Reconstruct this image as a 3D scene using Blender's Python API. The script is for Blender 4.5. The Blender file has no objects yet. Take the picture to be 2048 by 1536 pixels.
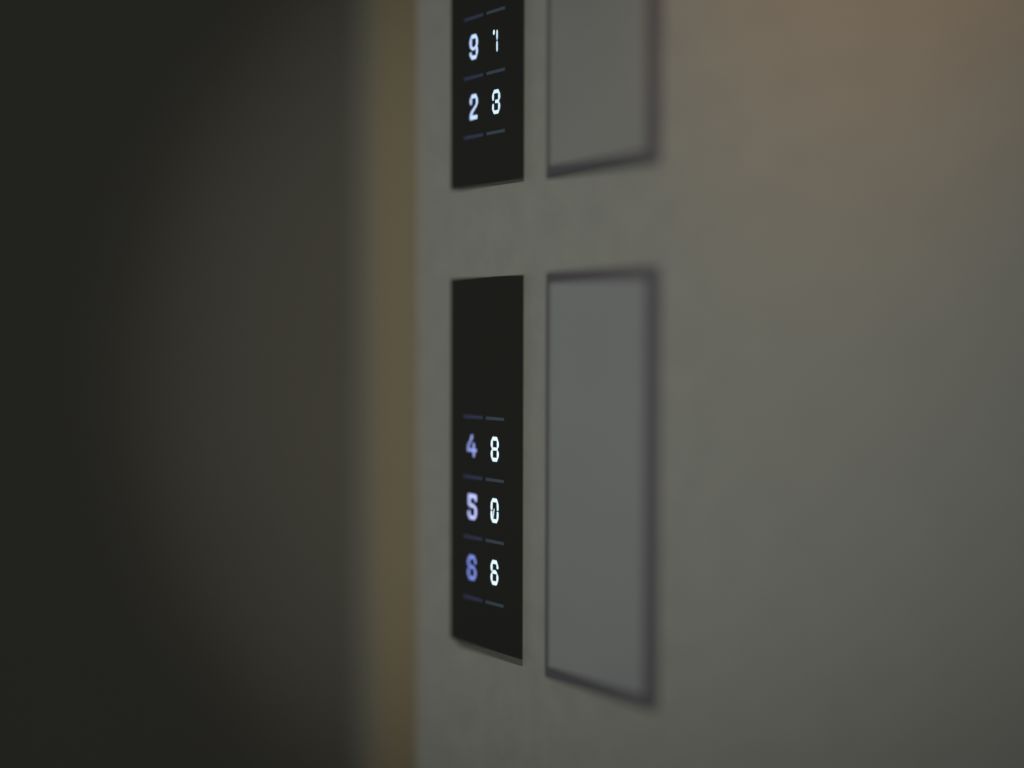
import bpy, bmesh, math
from mathutils import Vector, Matrix

# ---------------------------------------------------------------- scene, camera
S = bpy.context.scene
C = S.collection
S.view_settings.view_transform = 'Standard'
S.view_settings.look = 'None'
S.view_settings.gamma = 1.0
S.view_settings.use_curve_mapping = False
S.view_settings.exposure = 0.0

PITCH, YAW, ROLL = 0.0336567, 0.6441011, 0.002618
CAM = Vector((0.4508777, -0.326, 1.35))
fwd = Vector((-math.cos(YAW) * math.cos(PITCH), math.sin(YAW) * math.cos(PITCH), -math.sin(PITCH)))
rgt = fwd.cross(Vector((0, 0, 1))).normalized()
upv = rgt.cross(fwd)
ri = rgt * math.cos(ROLL) + upv * math.sin(ROLL)
ui = upv * math.cos(ROLL) - rgt * math.sin(ROLL)
cd = bpy.data.cameras.new('camera')
cam = bpy.data.objects.new('camera', cd)
C.objects.link(cam)
m = Matrix((ri, ui, -fwd)).transposed().to_4x4()
m.translation = CAM
cam.matrix_world = m
cd.sensor_width = 36.0
cd.lens = 2750 / 2048 * 36
cd.clip_start = 0.01
cd.dof.use_dof = True
cd.dof.focus_distance = (Vector((0.0125, -0.0036, 1.345)) - CAM).dot(fwd)
cd.dof.aperture_fstop = 0.86
S.camera = cam

# ---------------------------------------------------------------- light
W = bpy.data.worlds.new('world')
S.world = W
W.use_nodes = True
bg = W.node_tree.nodes['Background']
bg.inputs[0].default_value = (0.97, 1.0, 0.98, 1)
bg.inputs[1].default_value = 0.097


def aim(o, target):
    d = (Vector(target) - o.location).normalized()
    o.rotation_euler = d.to_track_quat('-Z', 'Y').to_euler()


def spot(name, loc, target, power, col, angle, blend, size):
    l = bpy.data.lights.new(name, 'SPOT')
    l.energy = power
    l.color = col
    l.spot_size = math.radians(angle)
    l.spot_blend = blend
    l.shadow_soft_size = size
    o = bpy.data.objects.new(name, l)
    C.objects.link(o)
    o.location = loc
    aim(o, target)
    return o


# an added narrow spot behind the camera, its cone imitating lens vignetting, and a small warm
# downlight close to the wall above the plates
spot('vignette_spot', (2.173, -1.582, 1.55), (-0.040, 0.0, 1.350), 77.5, (1.0, 0.99, 0.89), 11.46, 1.0, 0.03)
spot('warm_wall_downlight', (0.35, -0.42, 2.095), (0.215, 0.0, 1.572), 6.9, (1.0, 0.41, 0.05), 21.0, 1.0, 0.02)


# ---------------------------------------------------------------- materials
def mat(name, col, rough=0.6, metal=0.0, spec=0.5, emit=None, strength=0.0):
    mm = bpy.data.materials.new(name)
    mm.use_nodes = True
    b = mm.node_tree.nodes['Principled BSDF']
    b.inputs['Base Color'].default_value = (*col, 1)
    b.inputs['Roughness'].default_value = rough
    b.inputs['Metallic'].default_value = metal
    b.inputs['Specular IOR Level'].default_value = spec
    if emit:
        b.inputs['Emission Color'].default_value = (*emit, 1)
        b.inputs['Emission Strength'].default_value = strength
    return mm


def mottle(mm, col_a, col_b, scale, bump=0.0, bump_scale=900.0, stretch=(1, 1, 1)):
    """procedural blotches between two close colours plus a fine grain bump"""
    nt = mm.node_tree
    b = nt.nodes['Principled BSDF']
    tc = nt.nodes.new('ShaderNodeTexCoord')
    mp = nt.nodes.new('ShaderNodeMapping')
    mp.inputs['Scale'].default_value = stretch
    nt.links.new(tc.outputs['Object'], mp.inputs['Vector'])
    n = nt.nodes.new('ShaderNodeTexNoise')
    n.inputs['Scale'].default_value = scale
    n.inputs['Detail'].default_value = 6
    n.inputs['Roughness'].default_value = 0.6
    nt.links.new(mp.outputs[0], n.inputs['Vector'])
    r = nt.nodes.new('ShaderNodeValToRGB')
    r.color_ramp.elements[0].position = 0.3
    r.color_ramp.elements[1].position = 0.7
    r.color_ramp.elements[0].color = (*col_a, 1)
    r.color_ramp.elements[1].color = (*col_b, 1)
    nt.links.new(n.outputs['Fac'], r.inputs['Fac'])
    nt.links.new(r.outputs['Color'], b.inputs['Base Color'])
    if bump:
        n2 = nt.nodes.new('ShaderNodeTexNoise')
        n2.inputs['Scale'].default_value = bump_scale
        n2.inputs['Detail'].default_value = 3
        nt.links.new(tc.outputs['Object'], n2.inputs['Vector'])
        bp = nt.nodes.new('ShaderNodeBump')
        bp.inputs['Strength'].default_value = bump
        bp.inputs['Distance'].default_value = 0.0004
        nt.links.new(n2.outputs['Fac'], bp.inputs['Height'])
        nt.links.new(bp.outputs[0], b.inputs['Normal'])
    return mm


M_WALL = mottle(mat('grey_plaster', (.5, .5, .47), 0.85, spec=0.2), (.525, .535, .50), (.60, .605, .558), 85, 0.12)
M_DOOR = mottle(mat('dark_door_paint', (.1, .1, .08), 0.7, spec=0.2), (.226, .214, .178), (.238, .226, .188), 8)
M_TAN = mottle(mat('tan_wood', (.3, .2, .1), 0.6, spec=0.2), (.53, .435, .28), (.56, .465, .305), 6, stretch=(6, 6, 0.4))
M_FRINGE = mat('grey_fringe', (.42, .42, .36), 0.7, spec=0.2)  # colour of the blurred lens fringe between tan and dark, given to a strip
M_FLOOR = mottle(mat('stone_floor', (.3, .3, .28), 0.5), (.26, .25, .23), (.34, .33, .30), 5)
M_CEIL = mat('white_ceiling', (.7, .7, .67), 0.9)
M_GLASS = mat('black_glass', (.040, .040, .036), 0.45, spec=0.2)
M_HOUS = mat('charcoal_housing', (.27, .275, .255), 0.6, spec=0.3)
M_RIM = mat('dark_rubber_rim', (.195, .185, .215), 0.75, spec=0.2)
M_PLATE = mottle(mat('blue_grey_plate', (.5, .5, .5), 0.55, spec=0.4), (.495, .52, .545), (.52, .545, .57), 25)
M_PLATE2 = mottle(mat('warm_grey_plate', (.5, .5, .5), 0.55, spec=0.4), (.475, .49, .475), (.50, .515, .50), 25)
M_LINE = mat('slate_line', (.155, .21, .29), 0.6, spec=0.2)
M_LINE2 = mat('violet_slate_line', (.13, .145, .32), 0.6, spec=0.2)


def led(name, col, s):
    return mat(name, (.02, .02, .02), 0.5, emit=col, strength=s)


L_WHITE = led('led_white', (.66, .87, 1.0), 1.3)
L_COOL = led('led_cool_white', (.60, .82, 1.0), 1.15)
L_ICE = led('led_ice', (.50, .66, 1.0), 1.25)
L_PALE = led('led_pale_violet', (.50, .56, 1.0), 1.15)
L_BLUE = led('led_soft_blue', (.36, .44, 1.0), 0.85)
L_DIM = led('led_dim_blue', (.22, .30, .85), 0.95)


# ---------------------------------------------------------------- mesh helpers
def link(name, bm, material, parent=None, bevel=0.0, segs=2):
    bmesh.ops.recalc_face_normals(bm, faces=bm.faces)
    if bevel:
        bmesh.ops.bevel(bm, geom=list(bm.edges), offset=bevel, segments=segs, affect='EDGES', profile=0.5, clamp_overlap=True)
    me = bpy.data.meshes.new(name)
    bm.to_mesh(me)
    bm.free()
    me.materials.append(material)
    o = bpy.data.objects.new(name, me)
    C.objects.link(o)
    if parent:
        o.parent = parent
    return o


def box(bm, x0, x1, y0, y1, z0, z1):
    v = [bm.verts.new(p) for p in ((x0, y0, z0), (x1, y0, z0), (x1, y1, z0), (x0, y1, z0),
                                   (x0, y0, z1), (x1, y0, z1), (x1, y1, z1), (x0, y1, z1))]
    for f in ((0, 1, 2, 3), (4, 5, 6, 7), (0, 1, 5, 4), (1, 2, 6, 5), (2, 3, 7, 6), (3, 0, 4, 7)):
        bm.faces.new([v[i] for i in f])


def loft(bm, a, ya, b, yb):
    """rectangle a=(x0,x1,z0,z1) at depth ya joined to rectangle b at depth yb"""
    va = [bm.verts.new((x, ya, z)) for x, z in ((a[0], a[2]), (a[1], a[2]), (a[1], a[3]), (a[0], a[3]))]
    vb = [bm.verts.new((x, yb, z)) for x, z in ((b[0], b[2]), (b[1], b[2]), (b[1], b[3]), (b[0], b[3]))]
    bm.faces.new(va)
    bm.faces.new(vb)
    for i in range(4):
        j = (i + 1) % 4
        bm.faces.new((va[i], va[j], vb[j], vb[i]))


def ring(bm, o, i, y0, y1):
    """rectangular frame: outer rectangle o, inner rectangle i, from y0 to y1"""
    def lp(r, y):
        return [bm.verts.new((x, y, z)) for x, z in ((r[0], r[2]), (r[1], r[2]), (r[1], r[3]), (r[0], r[3]))]
    of, inf, ob, ib = lp(o, y1), lp(i, y1), lp(o, y0), lp(i, y0)
    for k in range(4):
        j = (k + 1) % 4
        bm.faces.new((of[k], of[j], inf[j], inf[k]))
        bm.faces.new((ob[k], ob[j], ib[j], ib[k]))
        bm.faces.new((of[k], of[j], ob[j], ob[k]))
        bm.faces.new((inf[k], inf[j], ib[j], ib[k]))


def prism(bm, pts, y0, y1):
    a = [bm.verts.new((x, y0, z)) for x, z in pts]
    b = [bm.verts.new((x, y1, z)) for x, z in pts]
    bm.faces.new(a)
    bm.faces.new(b)
    n = len(pts)
    for i in range(n):
        j = (i + 1) % n
        bm.faces.new((a[i], a[j], b[j], b[i]))


def struct(name, bm, material, parent=None, bevel=0.0):
    o = link(name, bm, material, parent, bevel)
    if not parent:
        o['kind'] = 'structure'
    return o


def thing(name, loc, label, cat, group=None):
    o = bpy.data.objects.new(name, None)
    o.empty_display_size = 0.02
    C.objects.link(o)
    o.location = loc
    o['label'] = label
    o['category'] = cat
    if group:
        o['group'] = group
    return o


# ---------------------------------------------------------------- the setting
EDGE = -0.0528                                   # where the wall ends at the doorway
b = bmesh.new(); box(b, EDGE, 3.0, 0.0, 0.22, 0, 2.5); struct('wall_right', b, M_WALL, bevel=0.0006)
b = bmesh.new(); box(b, -3.0, -1.25, 0.0, 0.22, 0, 2.5); struct('wall_left', b, M_WALL)
b = bmesh.new(); box(b, -1.25, EDGE, 0.0, 0.22, 2.15, 2.5); struct('wall_top', b, M_WALL)
b = bmesh.new(); box(b, -3.0, 3.0, -2.4, 0.22, -0.06, 0.0); struct('floor', b, M_FLOOR)
b = bmesh.new(); box(b, -3.0, 3.0, -2.4, 0.22, 2.5, 2.56); struct('ceiling', b, M_CEIL)
# doorway beside the wall end: tan jamb strip, an added grey strip imitating the lens colour fringe and the dark door leaf
b = bmesh.new(); box(b, -0.205, EDGE, 0.07, 0.13, 0, 2.15); struct('trim_1', b, M_TAN, bevel=0.002)
b = bmesh.new(); box(b, -0.226, -0.205, 0.073, 0.13, 0, 2.15); struct('fringe_strip', b, M_FRINGE, bevel=0.002)
b = bmesh.new(); box(b, -1.25, -0.226, 0.078, 0.12, 0, 2.15); struct('door_1', b, M_DOOR, bevel=0.002)

# ---------------------------------------------------------------- lit figures
# segment outlines in a unit cell: u across 0..1, v up 0..1
def mir(p):
    return [(1 - u, v) for u, v in p]


def flip(p):
    return [(u, 1 - v) for u, v in p]


SEG_A = [(.25, 1), (.75, 1), (.87, .90), (.76, .845), (.24, .845), (.13, .90)]
SEG_F = [(.11, .885), (.235, .84), (.235, .60), (.15, .525), (.03, .60), (0, .70), (.03, .80)]
SEG_B = mir(SEG_F)
SEG_E = flip(SEG_F)
SEG_C = mir(SEG_E)
SEG_D = flip(SEG_A)
SEG_G = [(.13, .505), (.235, .57), (.765, .57), (.87, .505), (.765, .445), (.235, .445)]
SIDE_0 = [(.11, .885), (.235, .845), (.225, .70), (.20, .515), (.03, .515), (0, .65), (.03, .79)]
SHORT_6 = [(.11, .885), (.23, .84), (.215, .70), (.14, .655), (.03, .67), (0, .73), (.03, .80)]
# the figures of the right column: crisp thin segments
RIGHT = {
    '8': [SEG_A, SEG_F, SEG_B, SEG_G, SEG_E, SEG_C, SEG_D],
    '0': [SEG_A, SEG_D, SIDE_0, mir(SIDE_0),
          [(u, v - .012) for u, v in flip(SIDE_0)], [(u, v - .018) for u, v in mir(flip(SIDE_0))],
          [(.40, .55), (.47, .59), (.44, .44), (.33, .17), (.29, .17), (.34, .38)]],
    '6': [SEG_A, SEG_F, SEG_E, SEG_C, SEG_D, mir(SHORT_6),
          [(.18, .48), (.29, .57), (.43, .60), (.58, .60), (.74, .56), (.84, .48), (.76, .45), (.24, .45)]],
    '3': [SEG_A, SEG_B, SEG_C, SEG_D,
          [(.40, .575), (.72, .58), (.88, .505), (.72, .43), (.40, .44)],
          [(.11, .885), (.235, .84), (.225, .62), (.17, .555), (.08, .565), (.02, .64), (0, .74), (.03, .81)],
          [(.11, .115), (.235, .16), (.225, .38), (.17, .445), (.08, .435), (.02, .36), (0, .26), (.03, .19)]],
    '1': [[(.16, .985), (.28, 1), (.33, .93), (.31, .82), (.21, .765), (.13, .80), (.11, .90)],
          [(.57, .955), (.65, .955), (.69, .87), (.69, .66), (.65, .53), (.57, .53), (.53, .66), (.53, .87)],
          [(.57, .475), (.65, .475), (.69, .36), (.69, .13), (.65, .02), (.57, .02), (.53, .13), (.53, .36)]],
}
# the figures of the left column: rounder strokes
LEFT = {
    '9': [SEG_A, SEG_D,
          [(.11, .885), (.23, .845), (.22, .58), (.14, .48), (.03, .56), (0, .68), (.03, .80)],
          mir([(.11, .885), (.23, .845), (.22, .58), (.16, .48), (.03, .54), (0, .68), (.03, .80)]),
          [(.05, .52), (.22, .57), (.40, .475), (.56, .475), (.78, .57), (.86, .51), (.66, .41), (.52, .37), (.36, .37), (.18, .43)],
          [(.86, .50), (.78, .46), (.78, .20), (.87, .115), (.97, .21), (1, .30), (.97, .44)],
          [(.11, .115), (.23, .16), (.22, .26), (.17, .31), (.07, .30), (0, .24), (.03, .18)]],
    '2': [SEG_A, SEG_B,
          [(.11, .885), (.23, .84), (.22, .66), (.18, .595), (.08, .60), (.02, .67), (0, .75), (.03, .81)],
          [(.77, .60), (.95, .62), (.84, .50), (.58, .38), (.34, .27), (.23, .15), (.02, .10), (.05, .24), (.22, .36), (.52, .48)],
          [(.02, .0), (.02, .15), (.25, .16), (.92, .16), (.92, 0)]],
    '4': [[(.42, 1), (.60, 1), (.57, .84), (.42, .72), (.26, .58), (.20, .46), (.20, .36), (.02, .34), (.02, .46), (.10, .60), (.30, .76)],
          [(.02, .25), (.02, .38), (.98, .39), (1.0, .33), (.98, .25)],
          [(.60, .64), (.70, .66), (.78, .60), (.80, .40), (.80, .10), (.72, 0), (.64, .02), (.60, .16), (.59, .40)]],
    '5': [[(.05, 1), (.90, 1), (.98, .92), (.98, .76), (.88, .70), (.80, .76), (.76, .845), (.05, .845)],
          [(.05, 1), (.27, 1), (.27, .66), (.18, .54), (.04, .58)],
          [(.06, .57), (.24, .63), (.62, .61), (.92, .50), (.80, .44), (.56, .475), (.24, .485)],
          [(.92, .52), (.76, .46), (.76, .16), (.88, .10), (1, .22), (1, .40)],
          [(.24, .0), (.76, .0), (.94, .14), (.76, .15), (.24, .15), (.06, .14)],
          [(.06, .13), (.24, .15), (.23, .28), (.18, .35), (.06, .33), (0, .24)]],
    '6': [SEG_A, SEG_F, SEG_E, SEG_C, SEG_D, mir(SHORT_6),
          [(.14, .50), (.28, .59), (.50, .60), (.72, .56), (.92, .46), (.76, .43), (.50, .47), (.24, .47)]],
}

GLASS_Y = -0.0036
MM = 0.001


def digit(shapes, ch, x0, x1, z0, z1, material, parent, org, label):
    bm = bmesh.new()
    y0, y1 = GLASS_Y, GLASS_Y - 0.00012
    for k, poly in enumerate(shapes[ch]):
        pts = [((x0 + (x1 - x0) * u) * MM - org[0], (z0 + (z1 - z0) * v) * MM - org[2]) for u, v in poly]
        prism(bm, pts, y0, y1 - 0.000004 * k)
    o = link('lit_numeral', bm, material, parent)
    o['label'] = label
    return o


def marker(x0, x1, zc, material, parent, org):
    """short rule between rows: two fine bars with a hairline between them"""
    bm = bmesh.new()
    X0, X1 = x0 * MM - org[0], x1 * MM - org[0]
    z = zc * MM - org[2]
    y0, y1 = GLASS_Y, GLASS_Y - 0.0001
    box(bm, X0, X1, y1, y0, z + 0.00010, z + 0.00062)
    box(bm, X0, X1, y1, y0, z - 0.00062, z - 0.00010)
    box(bm, X0, X1, y1 + 0.00004, y0, z - 0.0001, z + 0.0001)
    return link('row_line', bm, material, parent)


def display(glass, base, label, rows, lines):
    """wall display: charcoal housing, black glass in front, lit numerals on the glass"""
    org = (0.0, 0.0, base[2] * MM)
    t = thing('wall_display', org, label, 'display')
    G = [v * MM for v in glass]
    B = [v * MM for v in base]
    bm = bmesh.new()
    dz = org[2]
    loft(bm, (B[0], B[1], B[2] - dz, B[3] - dz), 0.0,
         (G[0] + 0.0003, G[1] - 0.0003, G[2] - dz + 0.0002, G[3] - dz - 0.0002), -0.0032)
    link('housing', bm, M_HOUS, t, bevel=0.0002)
    bm = bmesh.new()
    box(bm, G[0], G[1], GLASS_Y, -0.0032, G[2] - dz, G[3] - dz)
    g = link('glass_front', bm, M_GLASS, t, bevel=0.00008)
    for shapes, ch, x0, x1, z0, z1, mm, lab in rows:
        digit(shapes, ch, x0, x1, z0, z1, mm, g, org, lab)
    for z in lines:
        marker(-11.2, 1.85, z, M_LINE2, g, org)
        marker(4.3, 16.4, z, M_LINE, g, org)
    return t


GLX = (-20.9, 28.4)
display((*GLX, 1224.7, 1374.2), (-19.0, 24.2, 1220.6, 1374.5),
        'black glass wall display with glowing 48, 50 and 66, left of the lower plate',
        [(LEFT, '4', -8.7, -2.1, 1301.3, 1310.5, L_BLUE, 'soft blue numeral 4'),
         (RIGHT, '8', 7.65, 13.0, 1300.7, 1310.6, L_WHITE, 'white numeral 8'),
         (LEFT, '5', -8.2, -1.95, 1275.9, 1286.3, L_PALE, 'pale violet numeral 5'),
         (RIGHT, '0', 7.65, 12.95, 1276.2, 1286.0, L_WHITE, 'white numeral 0 with inner slash'),
         (LEFT, '6', -8.4, -2.2, 1251.1, 1261.3, L_DIM, 'dim blue numeral 6'),
         (RIGHT, '6', 7.7, 12.9, 1251.3, 1261.3, L_WHITE, 'white numeral 6')],
        [1317.8, 1293.2, 1268.6, 1243.7])
display((*GLX, 1411.6, 1561.1), (-19.0, 24.2, 1410.7, 1561.5),
        'black glass wall display with glowing 91 and 23, cut by the photo top',
        [(LEFT, '9', -7.4, -1.75, 1462.0, 1471.9, L_ICE, 'ice blue numeral 9'),
         (RIGHT, '1', 7.95, 13.35, 1462.4, 1471.4, L_COOL, 'white broken numeral 1'),
         (LEFT, '2', -7.2, -1.7, 1437.9, 1448.0, L_ICE, 'ice blue numeral 2'),
         (RIGHT, '3', 8.0, 13.4, 1438.2, 1447.8, L_COOL, 'white numeral 3')],
        [1431.1, 1454.9, 1478.7, 1502.5])


def plate(outer, inner, label, material, face):
    org = (0.0, 0.0, outer[2] * MM)
    t = thing('wall_plate', org, label, 'plate')
    dz = org[2]
    O = [v * MM for v in outer]
    I = [v * MM for v in inner]
    O[2] -= dz; O[3] -= dz; I[2] -= dz; I[3] -= dz
    bm = bmesh.new()
    ring(bm, O, I, 0.0, -0.0036)
    r = link('rim', bm, M_RIM, t, bevel=0.0002)
    r['label'] = 'dark grey raised rim'
    bm = bmesh.new()
    box(bm, I[0], I[1], -0.0033, 0.0, I[2], I[3])
    p = link('face_panel', bm, material, t, bevel=0.00025)
    p['label'] = face
    return t


plate((43.0, 102.4, 1220.7, 1374.7), (44.6, 98.2, 1225.0, 1370.7),
      'blank blue grey plate in a dark rim, the lower one, beside the display reading 48',
      M_PLATE, 'smooth blue grey face')
plate((42.9, 102.2, 1410.6, 1561.3), (44.2, 97.9, 1414.5, 1557.3),
      'blank grey plate in a dark rim, beside the display reading 91, cut by photo top',
      M_PLATE2, 'smooth grey face')
